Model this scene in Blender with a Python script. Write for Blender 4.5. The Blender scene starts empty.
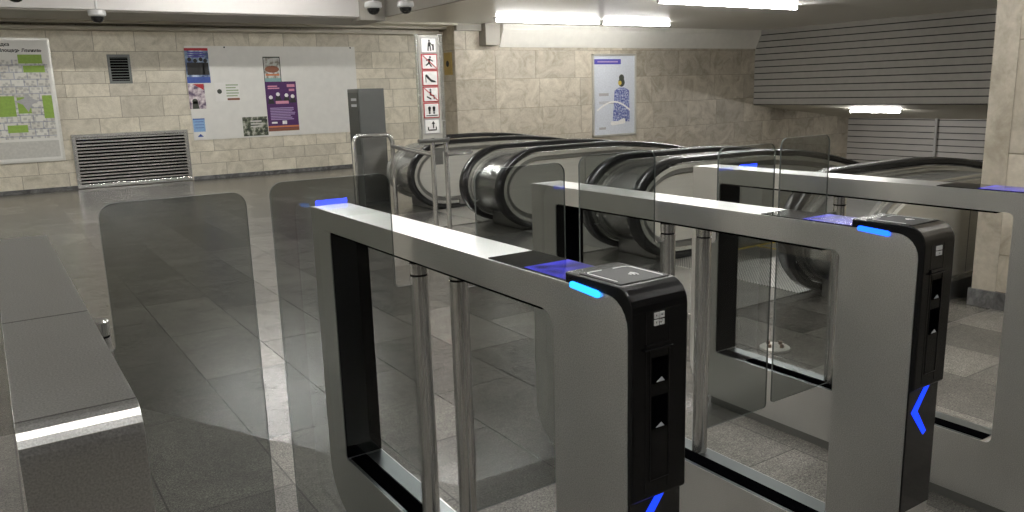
import bpy, bmesh, math, random
from mathutils import Vector, Matrix
random.seed(7)
S = bpy.context.scene
C = S.collection
PI = math.pi

# ------------------------------------------------------------ materials
def newmat(name):
    m = bpy.data.materials.new(name); m.use_nodes = True
    nt = m.node_tree; nt.nodes.clear()
    out = nt.nodes.new('ShaderNodeOutputMaterial')
    return m, nt, out

def N(nt, typ, **kw):
    n = nt.nodes.new(typ)
    for k, v in kw.items():
        if k.startswith('i_'):
            n.inputs[k[2:].replace('_', ' ')].default_value = v
        else:
            setattr(n, k, v)
    return n

def L(nt, a, ao, b, bi): nt.links.new(a.outputs[ao], b.inputs[bi])

def col(c): return (c[0], c[1], c[2], 1)

def coords(nt, scale=(1, 1, 1), rot=(0, 0, 0), kind='Object'):
    t = N(nt, 'ShaderNodeTexCoord'); m = N(nt, 'ShaderNodeMapping')
    m.inputs['Scale'].default_value = scale; m.inputs['Rotation'].default_value = rot
    L(nt, t, kind, m, 'Vector'); return m

def plain(name, c, rough=.5, metal=0., spec=.5, var=.06, scale=8., bump=0., bscale=60., coat=0.):
    m, nt, out = newmat(name)
    p = N(nt, 'ShaderNodeBsdfPrincipled', i_Roughness=rough, i_Metallic=metal)
    p.inputs['Specular IOR Level'].default_value = spec
    p.inputs['Coat Weight'].default_value = coat
    co = coords(nt)
    n = N(nt, 'ShaderNodeTexNoise', i_Scale=scale, i_Detail=4.)
    L(nt, co, 'Vector', n, 'Vector')
    r = N(nt, 'ShaderNodeValToRGB')
    r.color_ramp.elements[0].position = .3; r.color_ramp.elements[1].position = .7
    r.color_ramp.elements[0].color = col([v * (1 - var) for v in c])
    r.color_ramp.elements[1].color = col([min(1, v * (1 + var)) for v in c])
    L(nt, n, 'Fac', r, 'Fac'); L(nt, r, 'Color', p, 'Base Color')
    if bump:
        n2 = N(nt, 'ShaderNodeTexNoise', i_Scale=bscale, i_Detail=3.)
        L(nt, co, 'Vector', n2, 'Vector')
        b = N(nt, 'ShaderNodeBump', i_Strength=bump, i_Distance=.002)
        L(nt, n2, 'Fac', b, 'Height'); L(nt, b, 'Normal', p, 'Normal')
    L(nt, p, 'BSDF', out, 'Surface'); return m

def brushed(name, c, rough, stretch=(3, 3, 400), aniso=.0, bump=.06, grain=.05, metal=.85, speckle=.03):
    m, nt, out = newmat(name)
    p = N(nt, 'ShaderNodeBsdfPrincipled', i_Metallic=metal)
    co = coords(nt, stretch)
    n = N(nt, 'ShaderNodeTexNoise', i_Scale=1., i_Detail=3.)
    L(nt, co, 'Vector', n, 'Vector')
    r = N(nt, 'ShaderNodeValToRGB')
    r.color_ramp.elements[0].position = .3; r.color_ramp.elements[1].position = .7
    r.color_ramp.elements[0].color = col([v * (1 - grain) for v in c])
    r.color_ramp.elements[1].color = col([v * (1 + grain) for v in c])
    L(nt, n, 'Fac', r, 'Fac')
    sp = N(nt, 'ShaderNodeTexNoise', i_Scale=420., i_Detail=2.); c2 = coords(nt); L(nt, c2, 'Vector', sp, 'Vector')
    sr = N(nt, 'ShaderNodeMapRange'); sr.inputs['From Min'].default_value = .3; sr.inputs['From Max'].default_value = .7
    sr.inputs['To Min'].default_value = 1 - speckle; sr.inputs['To Max'].default_value = 1 + speckle
    L(nt, sp, 'Fac', sr, 'Value')
    sv = N(nt, 'ShaderNodeVectorMath', operation='SCALE'); L(nt, r, 'Color', sv, 0); L(nt, sr, 'Result', sv, 'Scale')
    L(nt, sv, 'Vector', p, 'Base Color')
    mr = N(nt, 'ShaderNodeMapRange')
    mr.inputs['To Min'].default_value = rough * .85; mr.inputs['To Max'].default_value = rough * 1.2
    L(nt, n, 'Fac', mr, 'Value'); L(nt, mr, 'Result', p, 'Roughness')
    if bump:
        b = N(nt, 'ShaderNodeBump', i_Strength=bump, i_Distance=.001)
        L(nt, n, 'Fac', b, 'Height'); L(nt, b, 'Normal', p, 'Normal')
    L(nt, p, 'BSDF', out, 'Surface'); return m

def emit(name, c, s):
    m, nt, out = newmat(name)
    e = N(nt, 'ShaderNodeEmission', i_Color=col(c), i_Strength=s)
    L(nt, e, 'Emission', out, 'Surface'); return m

def tinted_glass(name, c):
    m, nt, out = newmat(name)
    t = N(nt, 'ShaderNodeBsdfTransparent', i_Color=col(c))
    g = N(nt, 'ShaderNodeBsdfGlossy', i_Color=(1, 1, 1, 1), i_Roughness=.015)
    f = N(nt, 'ShaderNodeFresnel', i_IOR=1.55)
    ge = N(nt, 'ShaderNodeNewGeometry')
    sb = N(nt, 'ShaderNodeMath', operation='SUBTRACT'); sb.inputs[0].default_value = 1; L(nt, ge, 'Backfacing', sb, 1)
    ml = N(nt, 'ShaderNodeMath', operation='MULTIPLY'); L(nt, f, 'Fac', ml, 0); L(nt, sb, 'Value', ml, 1)
    mx = N(nt, 'ShaderNodeMixShader')
    L(nt, ml, 'Value', mx, 'Fac'); L(nt, t, 'BSDF', mx, 1); L(nt, g, 'BSDF', mx, 2)
    L(nt, mx, 'Shader', out, 'Surface'); return m

def stone(name, a, b, c, rough=.5, scale=2.5, spec=.4):
    """veined stone tile; 'tint' attribute varies it tile by tile"""
    m, nt, out = newmat(name)
    p = N(nt, 'ShaderNodeBsdfPrincipled', i_Roughness=rough)
    p.inputs['Specular IOR Level'].default_value = spec
    co = coords(nt)
    at = N(nt, 'ShaderNodeAttribute', attribute_name='tint')
    ad = N(nt, 'ShaderNodeVectorMath', operation='MULTIPLY_ADD')
    ad.inputs[1].default_value = (9, 9, 9)
    L(nt, at, 'Color', ad, 0); L(nt, co, 'Vector', ad, 2)
    n = N(nt, 'ShaderNodeTexNoise', i_Scale=scale, i_Detail=8., i_Roughness=.68, i_Distortion=1.2)
    L(nt, ad, 'Vector', n, 'Vector')
    r = N(nt, 'ShaderNodeValToRGB')
    r.color_ramp.elements[0].position = .3; r.color_ramp.elements[0].color = col(a)
    r.color_ramp.elements[1].position = .72; r.color_ramp.elements[1].color = col(c)
    e = r.color_ramp.elements.new(.5); e.color = col(b)
    L(nt, n, 'Fac', r, 'Fac')
    n2 = N(nt, 'ShaderNodeTexNoise', i_Scale=scale * 14, i_Detail=4.)
    L(nt, ad, 'Vector', n2, 'Vector')
    m1 = N(nt, 'ShaderNodeMapRange')
    m1.inputs['To Min'].default_value = .82; m1.inputs['To Max'].default_value = 1.16
    L(nt, n2, 'Fac', m1, 'Value')
    m2 = N(nt, 'ShaderNodeMapRange')
    m2.inputs['To Min'].default_value = .86; m2.inputs['To Max'].default_value = 1.08
    L(nt, at, 'Fac', m2, 'Value')
    mu = N(nt, 'ShaderNodeMath', operation='MULTIPLY')
    L(nt, m1, 'Result', mu, 0); L(nt, m2, 'Result', mu, 1)
    vm = N(nt, 'ShaderNodeVectorMath', operation='SCALE')
    L(nt, r, 'Color', vm, 0); L(nt, mu, 'Value', vm, 'Scale')
    L(nt, vm, 'Vector', p, 'Base Color')
    L(nt, p, 'BSDF', out, 'Surface'); return m

M = {}
M['steel'] = brushed('brushed_steel', (.71, .71, .70), .30, (14, 14, 14), bump=0., grain=.02, speckle=.2, metal=.97)
M['steel_top'] = brushed('satin_steel', (.56, .56, .54), .33, (60, 3, 3), bump=.02, grain=.03)
M['steel_fine'] = brushed('polished_steel', (.64, .63, .61), .2, (4, 4, 4), bump=.0, grain=.02)
M['steel_dark'] = brushed('dark_steel', (.27, .27, .26), .3, (4, 4, 30), bump=.02)
M['sill'] = brushed('sill_steel', (.20, .22, .225), .36, (60, 4, 4), bump=.01, metal=1.)
M['drum'] = brushed('newel_steel', (.52, .52, .50), .22, (30, 2, 30), bump=.02)
M['panel_steel'] = brushed('balustrade_steel', (.66, .65, .60), .36, (2, 2, 40), bump=.02, metal=.55)
M['alu'] = brushed('bright_aluminium', (.78, .78, .74), .25, (2, 30, 30), bump=.01)
M['black'] = plain('black_plastic', (.0035, .0035, .004), .27, bump=.15, bscale=500, spec=.28)
M['black_gloss'] = plain('black_gloss', (.006, .006, .007), .06, spec=.6)
M['black_matt'] = plain('black_matt', (.0015, .0015, .002), .8, spec=.0)
M['rubber'] = plain('handrail_rubber', (.014, .014, .015), .24, spec=.6)
M['reader_top'] = plain('reader_top', (.012, .012, .012), .5, var=.3, scale=300, spec=.25)
M['white_print'] = plain('white_print', (.8, .8, .8), .5)
M['blue'] = emit('blue_led', (.01, .04, 1.), 34)
M['cyan'] = emit('cyan_led', (.02, .27, 1.), 2.6)
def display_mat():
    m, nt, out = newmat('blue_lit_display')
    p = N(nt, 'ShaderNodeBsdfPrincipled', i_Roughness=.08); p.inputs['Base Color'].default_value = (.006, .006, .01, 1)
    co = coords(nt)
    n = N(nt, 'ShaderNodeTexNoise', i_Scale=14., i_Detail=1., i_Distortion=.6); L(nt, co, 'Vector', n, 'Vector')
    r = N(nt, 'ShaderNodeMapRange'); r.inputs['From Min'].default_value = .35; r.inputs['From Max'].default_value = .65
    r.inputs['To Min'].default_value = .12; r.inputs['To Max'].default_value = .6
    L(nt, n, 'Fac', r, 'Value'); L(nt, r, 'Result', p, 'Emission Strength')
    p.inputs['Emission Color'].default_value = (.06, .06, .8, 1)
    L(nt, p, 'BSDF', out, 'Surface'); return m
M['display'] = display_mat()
M['blue_arrow'] = emit('blue_arrow_led', (.01, .04, 1.), 1.6)
M['glass'] = tinted_glass('smoked_glass', (.64, .655, .65))
M['glass_edge'] = plain('glass_edge', (.12, .13, .125), .6, spec=.1)
M['tile'] = stone('limestone_tile', (.50, .46, .36), (.66, .61, .50), (.77, .72, .60), .5, scale=4)
M['tile2'] = stone('limestone_slab', (.34, .30, .23), (.52, .47, .385), (.66, .61, .51), .5, scale=2.6)
M['joint'] = plain('tile_joint', (.30, .27, .21), .9)
M['skirt_marble'] = stone('dark_marble', (.05, .05, .05), (.13, .13, .13), (.3, .3, .3), .3, scale=7)
M['white_paint'] = plain('white_paint', (.52, .50, .48), .6, var=.03, scale=2)
M['rear_paint'] = plain('dim_wall_paint', (.09, .085, .08), .6)
M['ceiling_paint'] = plain('ceiling_paint', (.30, .29, .27), .7)
M['cream_light'] = plain('cove_paint', (.80, .78, .72), .6, var=.03)
M['cream_paint'] = plain('cream_paint', (.62, .59, .50), .6, var=.04)
M['grey_paint'] = plain('grey_paint', (.34, .32, .28), .6, var=.05, scale=2)
M['board'] = plain('white_board', (.74, .73, .69), .4, var=.03)
M['kiosk'] = plain('grey_enamel', (.115, .12, .115), .4, var=.05)
M['kiosk_dark'] = plain('dark_enamel', (.06, .065, .06), .4)
M['tube'] = emit('fluorescent_tube', (1., .985, .95), 95)
M['tube_soft'] = emit('dimmer_fluorescent_tube', (1., .985, .95), 42)
M['fixture'] = plain('lamp_housing', (.75, .75, .73), .5)
M['shutter'] = plain('shutter_grey', (.42, .41, .385), .5, var=.05)
M['shutter_gap'] = plain('shutter_gap', (.03, .03, .03), .8)
M['paper'] = plain('paper', (.78, .77, .74), .6, var=.03)
M['step'] = brushed('step_aluminium', (.35, .35, .34), .4, (3, 200, 3), bump=.2)
M['yellow'] = plain('yellow_edge', (.55, .42, .03), .6)
M['brass'] = plain('brass', (.45, .33, .12), .35, metal=.7)
M['dome'] = plain('camera_white', (.5, .5, .49), .35)
M['dome_dark'] = plain('smoked_dome', (.015, .015, .015), .08)
def flat(n, c, r=.6): M[n] = plain(n, c, r, var=.08, scale=30)
flat('p_red', (.45, .02, .03)); flat('p_black', (.02, .02, .02)); flat('p_green', (.27, .42, .07))
flat('p_greygreen', (.35, .42, .28)); flat('p_grey', (.42, .41, .42)); flat('p_blue', (.05, .10, .38))
flat('p_lblue', (.25, .42, .68)); flat('p_purple', (.07, .015, .11)); flat('p_lilac', (.38, .28, .5))
flat('p_pink', (.65, .28, .38)); flat('p_white', (.85, .84, .82)); flat('p_brown', (.22, .08, .04))
flat('p_orange', (.6, .2, .08)); flat('p_teal', (.25, .42, .42)); flat('p_dark', (.04, .045, .035))
flat('p_violet', (.07, .06, .35)); flat('p_poster', (.64, .67, .73)); flat('p_dress', (.20, .24, .48))
flat('p_yellow', (.6, .45, .08)); flat('p_skin', (.3, .18, .12)); flat('p_line', (.5, .52, .55))
flat('p_rust', (.16, .11, .08)); flat('p_foot', (.55, .54, .50))

# granite floor: long slabs, painted light edge: shinier, darker beyond it, paler, rougher before it
def floor_mat():
    m, nt, out = newmat('granite_floor')
    p = N(nt, 'ShaderNodeBsdfPrincipled')
    co = coords(nt)
    sx = N(nt, 'ShaderNodeSeparateXYZ'); L(nt, co, 'Vector', sx, 'Vector')
    cb = N(nt, 'ShaderNodeCombineXYZ')
    of = N(nt, 'ShaderNodeMath', operation='ADD'); of.inputs[1].default_value = .05 + 40 * .4
    L(nt, sx, 'X', of, 0)
    L(nt, sx, 'Y', cb, 'X'); L(nt, of, 'Value', cb, 'Y')
    br = N(nt, 'ShaderNodeTexBrick')
    br.inputs['Scale'].default_value = 1.; br.inputs['Brick Width'].default_value = .86
    br.inputs['Row Height'].default_value = .4; br.inputs['Mortar Size'].default_value = .0035
    br.inputs['Mortar Smooth'].default_value = .2; br.inputs['Bias'].default_value = 0
    br.inputs['Color1'].default_value = (0, 0, 0, 1); br.inputs['Color2'].default_value = (1, 1, 1, 1)
    br.inputs['Mortar'].default_value = (.5, .5, .5, 1)
    br.offset = .5; br.offset_frequency = 2
    L(nt, cb, 'Vector', br, 'Vector')
    n1 = N(nt, 'ShaderNodeTexNoise', i_Scale=150., i_Detail=6., i_Roughness=.85); L(nt, co, 'Vector', n1, 'Vector')
    n2 = N(nt, 'ShaderNodeTexNoise', i_Scale=2.6, i_Detail=9., i_Roughness=.72, i_Distortion=.8); L(nt, co, 'Vector', n2, 'Vector')
    # grain
    g = N(nt, 'ShaderNodeValToRGB')
    g.color_ramp.elements[0].position = .40; g.color_ramp.elements[0].color = (.035, .033, .029, 1)
    g.color_ramp.elements[1].position = .60; g.color_ramp.elements[1].color = (.38, .36, .32, 1)
    L(nt, n1, 'Fac', g, 'Fac')
    # per tile + cloud brightness
    mr = N(nt, 'ShaderNodeMapRange'); mr.inputs['To Min'].default_value = .6; mr.inputs['To Max'].default_value = 1.2
    L(nt, br, 'Color', mr, 'Value')
    mr2 = N(nt, 'ShaderNodeMapRange'); mr2.inputs['From Min'].default_value = .3; mr2.inputs['From Max'].default_value = .7
    mr2.inputs['To Min'].default_value = .68; mr2.inputs['To Max'].default_value = 1.25
    L(nt, n2, 'Fac', mr2, 'Value')
    mu = N(nt, 'ShaderNodeMath', operation='MULTIPLY'); L(nt, mr, 'Result', mu, 0); L(nt, mr2, 'Result', mu, 1)
    # light/shade edge painted in, near side paler and rougher: y < max(2.2, 3.56-1.87(x-.49)), and the passage by the right hand pillar
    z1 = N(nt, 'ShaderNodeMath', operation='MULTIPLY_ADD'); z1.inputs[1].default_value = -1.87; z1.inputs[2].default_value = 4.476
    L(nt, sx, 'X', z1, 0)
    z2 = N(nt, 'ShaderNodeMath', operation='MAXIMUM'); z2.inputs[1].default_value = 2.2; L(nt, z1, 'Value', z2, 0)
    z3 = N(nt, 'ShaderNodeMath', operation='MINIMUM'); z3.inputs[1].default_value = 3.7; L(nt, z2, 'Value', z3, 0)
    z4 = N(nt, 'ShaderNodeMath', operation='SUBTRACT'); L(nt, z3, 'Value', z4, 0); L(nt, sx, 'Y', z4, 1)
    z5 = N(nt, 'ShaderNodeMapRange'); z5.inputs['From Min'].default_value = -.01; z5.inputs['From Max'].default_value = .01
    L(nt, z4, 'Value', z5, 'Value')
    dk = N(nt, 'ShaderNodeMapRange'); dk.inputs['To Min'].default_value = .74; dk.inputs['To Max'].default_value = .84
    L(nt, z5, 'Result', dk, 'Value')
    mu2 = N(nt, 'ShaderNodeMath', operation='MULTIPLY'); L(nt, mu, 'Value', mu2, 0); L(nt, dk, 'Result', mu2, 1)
    jt = N(nt, 'ShaderNodeMapRange'); jt.inputs['To Min'].default_value = 1.; jt.inputs['To Max'].default_value = .45
    L(nt, br, 'Fac', jt, 'Value')
    mu3 = N(nt, 'ShaderNodeMath', operation='MULTIPLY'); L(nt, mu2, 'Value', mu3, 0); L(nt, jt, 'Result', mu3, 1)
    n3 = N(nt, 'ShaderNodeTexNoise', i_Scale=34., i_Detail=5., i_Roughness=.8); L(nt, co, 'Vector', n3, 'Vector')
    mr3 = N(nt, 'ShaderNodeMapRange'); mr3.inputs['From Min'].default_value = .35; mr3.inputs['From Max'].default_value = .65
    mr3.inputs['To Min'].default_value = .72; mr3.inputs['To Max'].default_value = 1.25; L(nt, n3, 'Fac', mr3, 'Value')
    mu4 = N(nt, 'ShaderNodeMath', operation='MULTIPLY'); L(nt, mu3, 'Value', mu4, 0); L(nt, mr3, 'Result', mu4, 1)
    vm = N(nt, 'ShaderNodeVectorMath', operation='SCALE'); L(nt, g, 'Color', vm, 0); L(nt, mu4, 'Value', vm, 'Scale')
    L(nt, vm, 'Vector', p, 'Base Color')
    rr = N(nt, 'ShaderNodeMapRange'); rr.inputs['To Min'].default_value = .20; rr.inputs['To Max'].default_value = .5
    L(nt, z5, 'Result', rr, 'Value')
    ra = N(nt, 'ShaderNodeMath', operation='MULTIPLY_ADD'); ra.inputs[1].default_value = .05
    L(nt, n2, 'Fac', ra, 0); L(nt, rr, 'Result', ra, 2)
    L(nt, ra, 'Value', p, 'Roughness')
    b = N(nt, 'ShaderNodeBump', i_Strength=.25, i_Distance=.0015); L(nt, n1, 'Fac', b, 'Height'); L(nt, b, 'Normal', p, 'Normal')
    L(nt, p, 'BSDF', out, 'Surface'); return m
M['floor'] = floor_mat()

def ribs_mat():
    m, nt, out = newmat('ribbed_ceiling_metal')
    p = N(nt, 'ShaderNodeBsdfPrincipled', i_Roughness=.34, i_Metallic=.1)
    co = coords(nt)
    sx = N(nt, 'ShaderNodeSeparateXYZ'); L(nt, co, 'Vector', sx, 'Vector')
    w = N(nt, 'ShaderNodeMath', operation='MULTIPLY'); w.inputs[1].default_value = 1 / .15; L(nt, sx, 'Y', w, 0)
    fr = N(nt, 'ShaderNodeMath', operation='FRACT'); L(nt, w, 'Value', fr, 0)
    r = N(nt, 'ShaderNodeValToRGB')
    r.color_ramp.elements[0].position = 0.; r.color_ramp.elements[0].color = (.10, .095, .085, 1)
    r.color_ramp.elements[1].position = .09; r.color_ramp.elements[1].color = (.78, .76, .71, 1)
    L(nt, fr, 'Value', r, 'Fac')
    L(nt, r, 'Color', p, 'Base Color')
    L(nt, p, 'BSDF', out, 'Surface'); return m
M['ribs'] = ribs_mat()

def comb_mat():
    m, nt, out = newmat('studded_aluminium')
    p = N(nt, 'ShaderNodeBsdfPrincipled', i_Metallic=.8, i_Roughness=.35)
    co = coords(nt, (60, 60, 1), (0, 0, PI / 4))
    ch = N(nt, 'ShaderNodeTexVoronoi', i_Scale=1.); ch.inputs['Randomness'].default_value = 0
    L(nt, co, 'Vector', ch, 'Vector')
    r = N(nt, 'ShaderNodeValToRGB')
    r.color_ramp.elements[0].position = .2; r.color_ramp.elements[0].color = (.8, .79, .75, 1)
    r.color_ramp.elements[1].position = .5; r.color_ramp.elements[1].color = (.22, .22, .21, 1)
    L(nt, ch, 'Distance', r, 'Fac'); L(nt, r, 'Color', p, 'Base Color')
    b = N(nt, 'ShaderNodeBump', i_Strength=.5, i_Distance=.003, invert=True); L(nt, ch, 'Distance', b, 'Height'); L(nt, b, 'Normal', p, 'Normal')
    L(nt, p, 'BSDF', out, 'Surface'); return m
M['comb'] = comb_mat()

def map_mat():
    m, nt, out = newmat('street_map_print')
    p = N(nt, 'ShaderNodeBsdfPrincipled', i_Roughness=.45)
    co = coords(nt)
    sx = N(nt, 'ShaderNodeSeparateXYZ'); L(nt, co, 'Vector', sx, 'Vector')
    cb = N(nt, 'ShaderNodeCombineXYZ'); L(nt, sx, 'X', cb, 'X'); L(nt, sx, 'Z', cb, 'Y')
    br = N(nt, 'ShaderNodeTexBrick'); br.offset = .3
    br.inputs['Scale'].default_value = 1.; br.inputs['Brick Width'].default_value = .17
    br.inputs['Row Height'].default_value = .105; br.inputs['Mortar Size'].default_value = .008
    br.inputs['Color1'].default_value = (.62, .60, .54, 1); br.inputs['Color2'].default_value = (.74, .73, .68, 1)
    br.inputs['Mortar'].default_value = (.42, .43, .46, 1)
    L(nt, cb, 'Vector', br, 'Vector')
    v = N(nt, 'ShaderNodeTexVoronoi', i_Scale=22., distance='CHEBYCHEV', feature='F1'); L(nt, cb, 'Vector', v, 'Vector')
    r = N(nt, 'ShaderNodeValToRGB'); r.color_ramp.elements[0].position = .3; r.color_ramp.elements[0].color = (.5, .5, .52, 1)
    r.color_ramp.elements[1].position = .42; r.color_ramp.elements[1].color = (1, 1, 1, 1)
    L(nt, v, 'Distance', r, 'Fac')
    mx = N(nt, 'ShaderNodeMix', data_type='RGBA', blend_type='MULTIPLY'); mx.inputs['Factor'].default_value = .6
    L(nt, br, 'Color', mx, 'A'); L(nt, r, 'Color', mx, 'B')
    L(nt, mx, 'Result', p, 'Base Color'); L(nt, p, 'BSDF', out, 'Surface'); return m
M['map'] = map_mat()

def print_mat(name, a, b, c, scale):
    m, nt, out = newmat(name)
    p = N(nt, 'ShaderNodeBsdfPrincipled', i_Roughness=.5)
    co = coords(nt)
    n = N(nt, 'ShaderNodeTexNoise', i_Scale=scale, i_Detail=5.); L(nt, co, 'Vector', n, 'Vector')
    r = N(nt, 'ShaderNodeValToRGB')
    r.color_ramp.elements[0].position = .4; r.color_ramp.elements[0].color = col(a)
    r.color_ramp.elements[1].position = .62; r.color_ramp.elements[1].color = col(c)
    e = r.color_ramp.elements.new(.5); e.color = col(b)
    L(nt, n, 'Fac', r, 'Fac'); L(nt, r, 'Color', p, 'Base Color'); L(nt, p, 'BSDF', out, 'Surface'); return m
M['photo_blue'] = print_mat('photo_print_blue', (.05, .08, .2), (.2, .28, .42), (.5, .6, .72), 9)
M['dress_print'] = print_mat('dress_print', (.07, .08, .28), (.20, .24, .48), (.55, .58, .72), 28)
M['photo_dark'] = print_mat('photo_print_dark', (.02, .025, .02), (.10, .12, .07), (.45, .44, .38), 14)
M['photo_pink'] = print_mat('photo_print_pink', (.12, .08, .14), (.5, .42, .46), (.8, .74, .74), 10)
M['photo_food'] = print_mat('photo_print_food', (.25, .22, .18), (.5, .5, .46), (.6, .62, .58), 14)

# ------------------------------------------------------------ mesh helpers
def link(name, bm, mat, parent=None, smooth=False, bevel=0, loc=None):
    bmesh.ops.recalc_face_normals(bm, faces=bm.faces)
    me = bpy.data.meshes.new(name); bm.to_mesh(me); bm.free()
    if smooth:
        for p_ in me.polygons: p_.use_smooth = True
    me.materials.append(mat if not isinstance(mat, str) else M[mat])
    o = bpy.data.objects.new(name, me); C.objects.link(o)
    if parent: o.parent = parent
    if loc: o.location = loc
    if bevel:
        b = o.modifiers.new('bevel', 'BEVEL'); b.width = bevel; b.segments = 2; b.limit_method = 'ANGLE'
        b.angle_limit = math.radians(40)
    if smooth:
        try:
            me.set_sharp_from_angle(angle=math.radians(35))
        except Exception: pass
    return o

def box(bm, x0, x1, y0, y1, z0, z1):
    vs = [bm.verts.new((x, y, z)) for x in (x0, x1) for y in (y0, y1) for z in (z0, z1)]
    for f in ((0, 1, 3, 2), (4, 6, 7, 5), (0, 4, 5, 1), (2, 3, 7, 6), (0, 2, 6, 4), (1, 5, 7, 3)):
        bm.faces.new([vs[i] for i in f])

def B(*boxes):
    bm = bmesh.new()
    for b in boxes: box(bm, *b)
    return bm

def prism(bm, pts, axis, a, b):
    """closed 2D outline extruded along axis between a and b (x: pts are (y,z), y: (x,z), z: (x,y))"""
    def P(p, t):
        return {'x': (t, p[0], p[1]), 'y': (p[0], t, p[1]), 'z': (p[0], p[1], t)}[axis]
    v0 = [bm.verts.new(P(p, a)) for p in pts]; v1 = [bm.verts.new(P(p, b)) for p in pts]
    n = len(pts)
    bm.faces.new(v0); bm.faces.new(v1[::-1])
    for i in range(n): bm.faces.new((v0[i], v0[(i + 1) % n], v1[(i + 1) % n], v1[i]))

def rounded(corners, seg=6):
    """corners: (u, v, radius) of a polygon -> list of points with rounded corners"""
    out = []; n = len(corners)
    for i, (u, v, r) in enumerate(corners):
        p = Vector((u, v))
        if r <= 0: out.append((u, v)); continue
        a = (Vector(corners[i - 1][:2]) - p).normalized(); b = (Vector(corners[(i + 1) % n][:2]) - p).normalized()
        ang = a.angle(b); d = r / math.tan(ang / 2)
        p1 = p + a * d; p2 = p + b * d
        cdir = (a + b).normalized(); c = p + cdir * (r / math.sin(ang / 2))
        s = p1 - c; e = p2 - c
        a0 = math.atan2(s.y, s.x); a1 = math.atan2(e.y, e.x); da = a1 - a0
        while da > PI: da -= 2 * PI
        while da < -PI: da += 2 * PI
        for k in range(seg + 1):
            t = a0 + da * k / seg; out.append((c.x + r * math.cos(t), c.y + r * math.sin(t)))
    return out

def holed(outer, hole, x0, x1):
    """YZ outline with a hole, extruded along X as one closed mesh"""
    bm = bmesh.new()
    rings = []
    for pts in (outer, hole):
        a = [bm.verts.new((x0, *p)) for p in pts]
        es = [bm.edges.new((a[i], a[(i + 1) % len(a)])) for i in range(len(a))]
        rings.append((a, es))
    r = bmesh.ops.triangle_fill(bm, use_beauty=True, use_dissolve=False, edges=[e for _, es in rings for e in es])
    faces = [f for f in r['geom'] if isinstance(f, bmesh.types.BMFace)]
    ex = bmesh.ops.extrude_face_region(bm, geom=faces)
    for v in [g_ for g_ in ex['geom'] if isinstance(g_, bmesh.types.BMVert)]: v.co.x = x1
    # the extrude leaves the first cap in place; make sure it is there
    return bm

def tube(bm, path, r, seg=12, cap=True):
    rings = []
    n = len(path); path = [Vector(p) for p in path]
    up = None
    for i, p in enumerate(path):
        t = (path[min(i + 1, n - 1)] - path[max(i - 1, 0)]).normalized()
        if up is None:
            up = Vector((0, 0, 1)) if abs(t.z) < .9 else Vector((1, 0, 0))
        s = t.cross(up).normalized(); up = s.cross(t).normalized()
        rr = r[i] if isinstance(r, (list, tuple)) else r
        rings.append([bm.verts.new(p + (s * math.cos(2 * PI * k / seg) + up * math.sin(2 * PI * k / seg)) * rr) for k in range(seg)])
    for a, b in zip(rings, rings[1:]):
        for k in range(seg): bm.faces.new((a[k], a[(k + 1) % seg], b[(k + 1) % seg], b[k]))
    if cap: bm.faces.new(rings[0][::-1]); bm.faces.new(rings[-1])

def lathe(bm, prof, cx, cy, cz=0, seg=20):
    rings = []
    for r, z in prof:
        rings.append([bm.verts.new((cx + r * math.cos(2 * PI * k / seg), cy + r * math.sin(2 * PI * k / seg), cz + z)) for k in range(seg)])
    for a, b in zip(rings, rings[1:]):
        for k in range(seg): bm.faces.new((a[k], a[(k + 1) % seg], b[(k + 1) % seg], b[k]))
    bm.faces.new(rings[0][::-1]); bm.faces.new(rings[-1])

def sweep(bm, path, prof, width_axis=Vector((0, 1, 0))):
    """sweep a 2D profile (u along width_axis, v along the outward normal) along an XZ path"""
    rings = []
    n = len(path); path = [Vector(p) for p in path]
    for i, p in enumerate(path):
        t = (path[min(i + 1, n - 1)] - path[max(i - 1, 0)]).normalized()
        nn = width_axis.cross(t).normalized()
        rings.append([bm.verts.new(p + width_axis * u + nn * v) for u, v in prof])
    m_ = len(prof)
    for a, b in zip(rings, rings[1:]):
        for k in range(m_): bm.faces.new((a[k], a[(k + 1) % m_], b[(k + 1) % m_], b[k]))
    bm.faces.new(rings[0][::-1]); bm.faces.new(rings[-1])

def empty(name, loc, label, cat, group=None, rz=0):
    o = bpy.data.objects.new(name, None); C.objects.link(o); o.location = loc; o.rotation_euler = (0, 0, rz)
    o.empty_display_size = .1
    o['label'] = label; o['category'] = cat
    if group: o['group'] = group
    return o
def tag(o, label, cat, group=None):
    o['label'] = label; o['category'] = cat
    if group: o['group'] = group
    return o
def struct(name, bm, mat, parent=None, **kw):
    o = link(name, bm, mat, parent, **kw)
    if not parent: o['kind'] = 'structure'
    return o
def copy_tree(o, parent=None):
    c = o.copy(); C.objects.link(c); c.parent = parent
    for ch in [x for x in bpy.data.objects if x.parent == o]: copy_tree(ch, c)
    return c
def text_mesh(name, s, size, mat, parent, loc, rot=(PI / 2, 0, 0), align='LEFT', ext=.0006, bold=0):
    cu = bpy.data.curves.new(name, 'FONT'); cu.body = s; cu.size = size; cu.extrude = ext; cu.align_x = align; cu.offset = bold
    t = bpy.data.objects.new(name, cu); C.objects.link(t)
    dg = bpy.context.evaluated_depsgraph_get()
    me = bpy.data.meshes.new_from_object(t.evaluated_get(dg))
    bpy.data.objects.remove(t)
    me.materials.clear(); me.materials.append(M[mat])
    o = bpy.data.objects.new(name, me); C.objects.link(o); o.parent = parent; o.location = loc; o.rotation_euler = rot
    return o

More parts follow.
